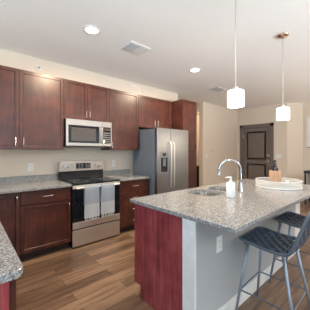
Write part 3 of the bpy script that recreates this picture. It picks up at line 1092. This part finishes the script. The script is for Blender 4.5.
# unseen ceiling lamp, added to brighten the hallway wall
hl = thing('hall_fill_light', 'unseen round ceiling light added to brighten the hallway', 'ceiling light', (7.4, 4.4, CZ))
MB().lathe([(0.14, CZ - 0.0005), (0.14, CZ - 0.02), (0.11, CZ - 0.05)], (7.4, 4.4, 0), 28).build('diffuser', 'lens', hl)
_d = bpy.data.lights.new('bulb', 'POINT')
_d.energy = 45
_d.color = WARM
_d.shadow_soft_size = 0.08
_o = bpy.data.objects.new('bulb', _d)
COL.objects.link(_o)
_o.parent = hl
_o.location = (0, 0, -0.16)

# ------------------------------------------------------------------ hallway and dining-side pieces
t = thing('hall_cabinet', 'dark low cabinet glimpsed through the gap right of the pantry', 'cabinet', (6.25, 4.75, 0))
MB().box(6.02, 6.9, 4.55, 4.93, 0.05, 0.80).build('body', 'table', t)
MB().box(6.0, 6.92, 4.53, 4.932, 0.801, 0.83).build('top', 'table', t)
MB().box(6.04, 6.88, 4.57, 4.91, 0.0, 0.0495).build('plinth', 'table', t)

t = thing('wall_canvas', 'white canvas hanging on the far wall at the right edge', 'wall art', (7.35, 1.37, 1.47))
MB().box(7.335, 7.371, 0.90, 1.835, 1.475, 2.33, 0.004).build('canvas', 'canvas', t)
MB().box(7.330, 7.371, 0.895, 1.84, 1.452, 1.474).build('shade_strip', 'tin', t)  # dark strip standing in for shade along the canvas bottom

t = thing('console_table', 'black-topped console table against the far wall at the right edge', 'table', (6.75, 1.2, 0))
MB().box(6.50, 6.95, 0.35, 1.685, 0.79, 0.855, 0.004).build('top', 'table', t)
MB().box(6.56, 6.92, 0.42, 1.62, 0.36, 0.7895).build('case', 'tin', t)
for x in (6.53, 6.92):
    for y in (0.385, 1.655):
        MB().box(x - 0.018, x + 0.018, y - 0.018, y + 0.018, 0.0, 0.789).build('leg', 'table', t)

# ------------------------------------------------------------------ bar stools
SPROF = [(0.190, 0.648), (0.170, 0.660), (0.10, 0.655), (0.0, 0.640), (-0.10, 0.636), (-0.165, 0.643), (-0.20, 0.680), (-0.228, 0.755), (-0.265, 0.86), (-0.298, 0.95), (-0.316, 0.99)]


def catmull(P, n=8):
    out = []
    for i in range(len(P) - 1):
        p0, p1, p2, p3 = P[max(i - 1, 0)], P[i], P[i + 1], P[min(i + 2, len(P) - 1)]
        for k in range(n):
            t_ = k / n
            out.append(tuple(0.5 * (2 * p1[j] + (p2[j] - p0[j]) * t_ + (2 * p0[j] - 5 * p1[j] + 4 * p2[j] - p3[j]) * t_ ** 2 + (3 * p1[j] - p0[j] - 3 * p2[j] + p3[j]) * t_ ** 3) for j in (0, 1)))
    out.append(P[-1])
    return out


CURVE = catmull(SPROF)
LEN = [0]
for a, b in zip(CURVE, CURVE[1:]):
    LEN.append(LEN[-1] + math.hypot(b[0] - a[0], b[1] - a[1]))
TOT = LEN[-1]


def at(s):
    s = max(0, min(TOT, s))
    for i in range(len(CURVE) - 1):
        if s <= LEN[i + 1]:
            k = (s - LEN[i]) / max(1e-9, LEN[i + 1] - LEN[i])
            a, b = CURVE[i], CURVE[i + 1]
            ty, tz = (b[0] - a[0]), (b[1] - a[1])
            q = math.hypot(ty, tz)
            return a[0] + ty * k, a[1] + tz * k, ty / q, tz / q
    return CURVE[-1] + (0, 1)


def halfw(s):
    """half width, rounded at the front and the top"""
    w = 0.195 + 0.012 * math.sin(PI * min(1, s / TOT))
    e = min(s, TOT - s)
    if e < 0.06:
        w -= 0.055 * (1 - e / 0.06) ** 2
    return w


def surf(s, x, lift=0.0):
    y, z, ty, tz = at(s)
    k = (x / 0.2) ** 2
    # slight dish across the width; normal of the sheet points up / forward
    ny, nz = tz, -ty
    if nz < 0 and s < TOT * 0.4:
        ny, nz = -ny, -nz
    d = lift + 0.012 * k - 0.012
    return Vector((x, y + ny * d, z + nz * d))


def ribbon(mb, pts, nrm, side, w, th):
    rings = []
    for p, n_, s_ in zip(pts, nrm, side):
        rings.append([p + s_ * w / 2 + n_ * th / 2, p - s_ * w / 2 + n_ * th / 2, p - s_ * w / 2 - n_ * th / 2, p + s_ * w / 2 - n_ * th / 2])
    mb.loops(rings)


def weave(s0, s1, ns, nx):
    mb = MB()
    ds = (s1 - s0) / ns
    for i in range(ns):                       # cords across
        s = s0 + ds * (i + 0.5)
        hw = halfw(s) - 0.004
        y, z, ty, tz = at(s)
        pts, nr, sd = [], [], []
        m_ = nx * 2
        for j in range(m_ + 1):
            x = -hw + 2 * hw * j / m_
            ph = 0.0065 * math.sin(PI * (j / 2 + (i % 2))) if j % 2 else 0
            ph = 0.0065 * (1 if ((j // 2 + i) % 2) else -1) if j % 2 else 0
            pts.append(surf(s, x, ph))
            nr.append(Vector((0, tz, -ty)))
            sd.append(Vector((0, ty, tz)))
        ribbon(mb, pts, nr, sd, ds * 0.58, 0.007)
    for q in range(nx):                       # cords along
        f = -1 + 2 * (q + 0.5) / nx
        pts, nr, sd = [], [], []
        for i in range(2 * ns + 1):
            s = s0 + ds * i / 2
            y, z, ty, tz = at(s)
            ph = 0.0065 * (-1 if ((q + i // 2) % 2) else 1) if i % 2 else 0
            pts.append(surf(s, f * (halfw(s) - 0.004), ph))
            nr.append(Vector((0, tz, -ty)))
            sd.append(Vector((1, 0, 0)))
        ribbon(mb, pts, nr, sd, 0.4 / nx * 0.56, 0.007)
    return mb


def make_stool(label):
    t = thing('bar_stool', label, 'bar stool', (0, 0, 0), 'woven bar stools at the island')
    sb = 0.392
    weave(0.012, sb, 10, 9).build('seat', 'strap', t)
    weave(sb + 0.012, TOT - 0.012, 10, 9).build('backrest', 'strap', t)
    rim = []
    N = 40
    for i in range(N + 1):
        s = TOT * i / N
        rim.append(surf(s, -halfw(s)))
    for i in range(N, -1, -1):
        s = TOT * i / N
        rim.append(surf(s, halfw(s)))
    f = MB()
    f.tube(rim, 0.0105, 8, closed=True)
    # under-seat rails that carry the legs
    for y in (0.12, -0.13):
        f.tube([(-0.20, y, 0.640), (-0.15, y, 0.622), (0.15, y, 0.622), (0.20, y, 0.640)], 0.009, 8)
    f.build('frame', 'frame', t, True)
    feet = {}
    for sx in (-1, 1):
        for y0, y1 in ((0.12, 0.195), (-0.13, -0.245)):
            a, b = Vector((sx * 0.145, y0, 0.622)), Vector((sx * 0.222, y1, 0.0))
            feet[(sx, y0 > 0)] = (a, b)
            MB().tube([a, b + Vector((0, 0, 0.0005))], [0.0125, 0.0095], 10).build('leg', 'leg', t, True)
    zf = 0.255

    def on(k):
        a, b = feet[k]
        q = (a.z - zf) / (a.z - b.z)
        return a.lerp(b, q)
    c = [on((-1, True)), on((1, True)), on((1, False)), on((-1, False))]
    fr_ = MB()
    for i in range(4):
        fr_.tube([c[i], c[(i + 1) % 4]], 0.006, 8)
    fr_.build('footrest', 'frame', t)
    return t


def copy_tree(src, label):
    r = src.copy()
    COL.objects.link(r)
    for ch in list(src.children):
        c_ = ch.copy()
        COL.objects.link(c_)
        c_.parent = r
    r['label'] = label
    return r


st = make_stool('dark woven bar stool with grey legs nearest the camera, backrest fully in view')
st2 = copy_tree(st, 'dark woven bar stool tucked under the counter behind the nearer stool')
st.location = (1.84, 0.70, 0)
st.rotation_euler = (0, 0, math.radians(2))
st2.location = (2.575, 0.71, 0)
st2.rotation_euler = (0, 0, math.radians(-1))
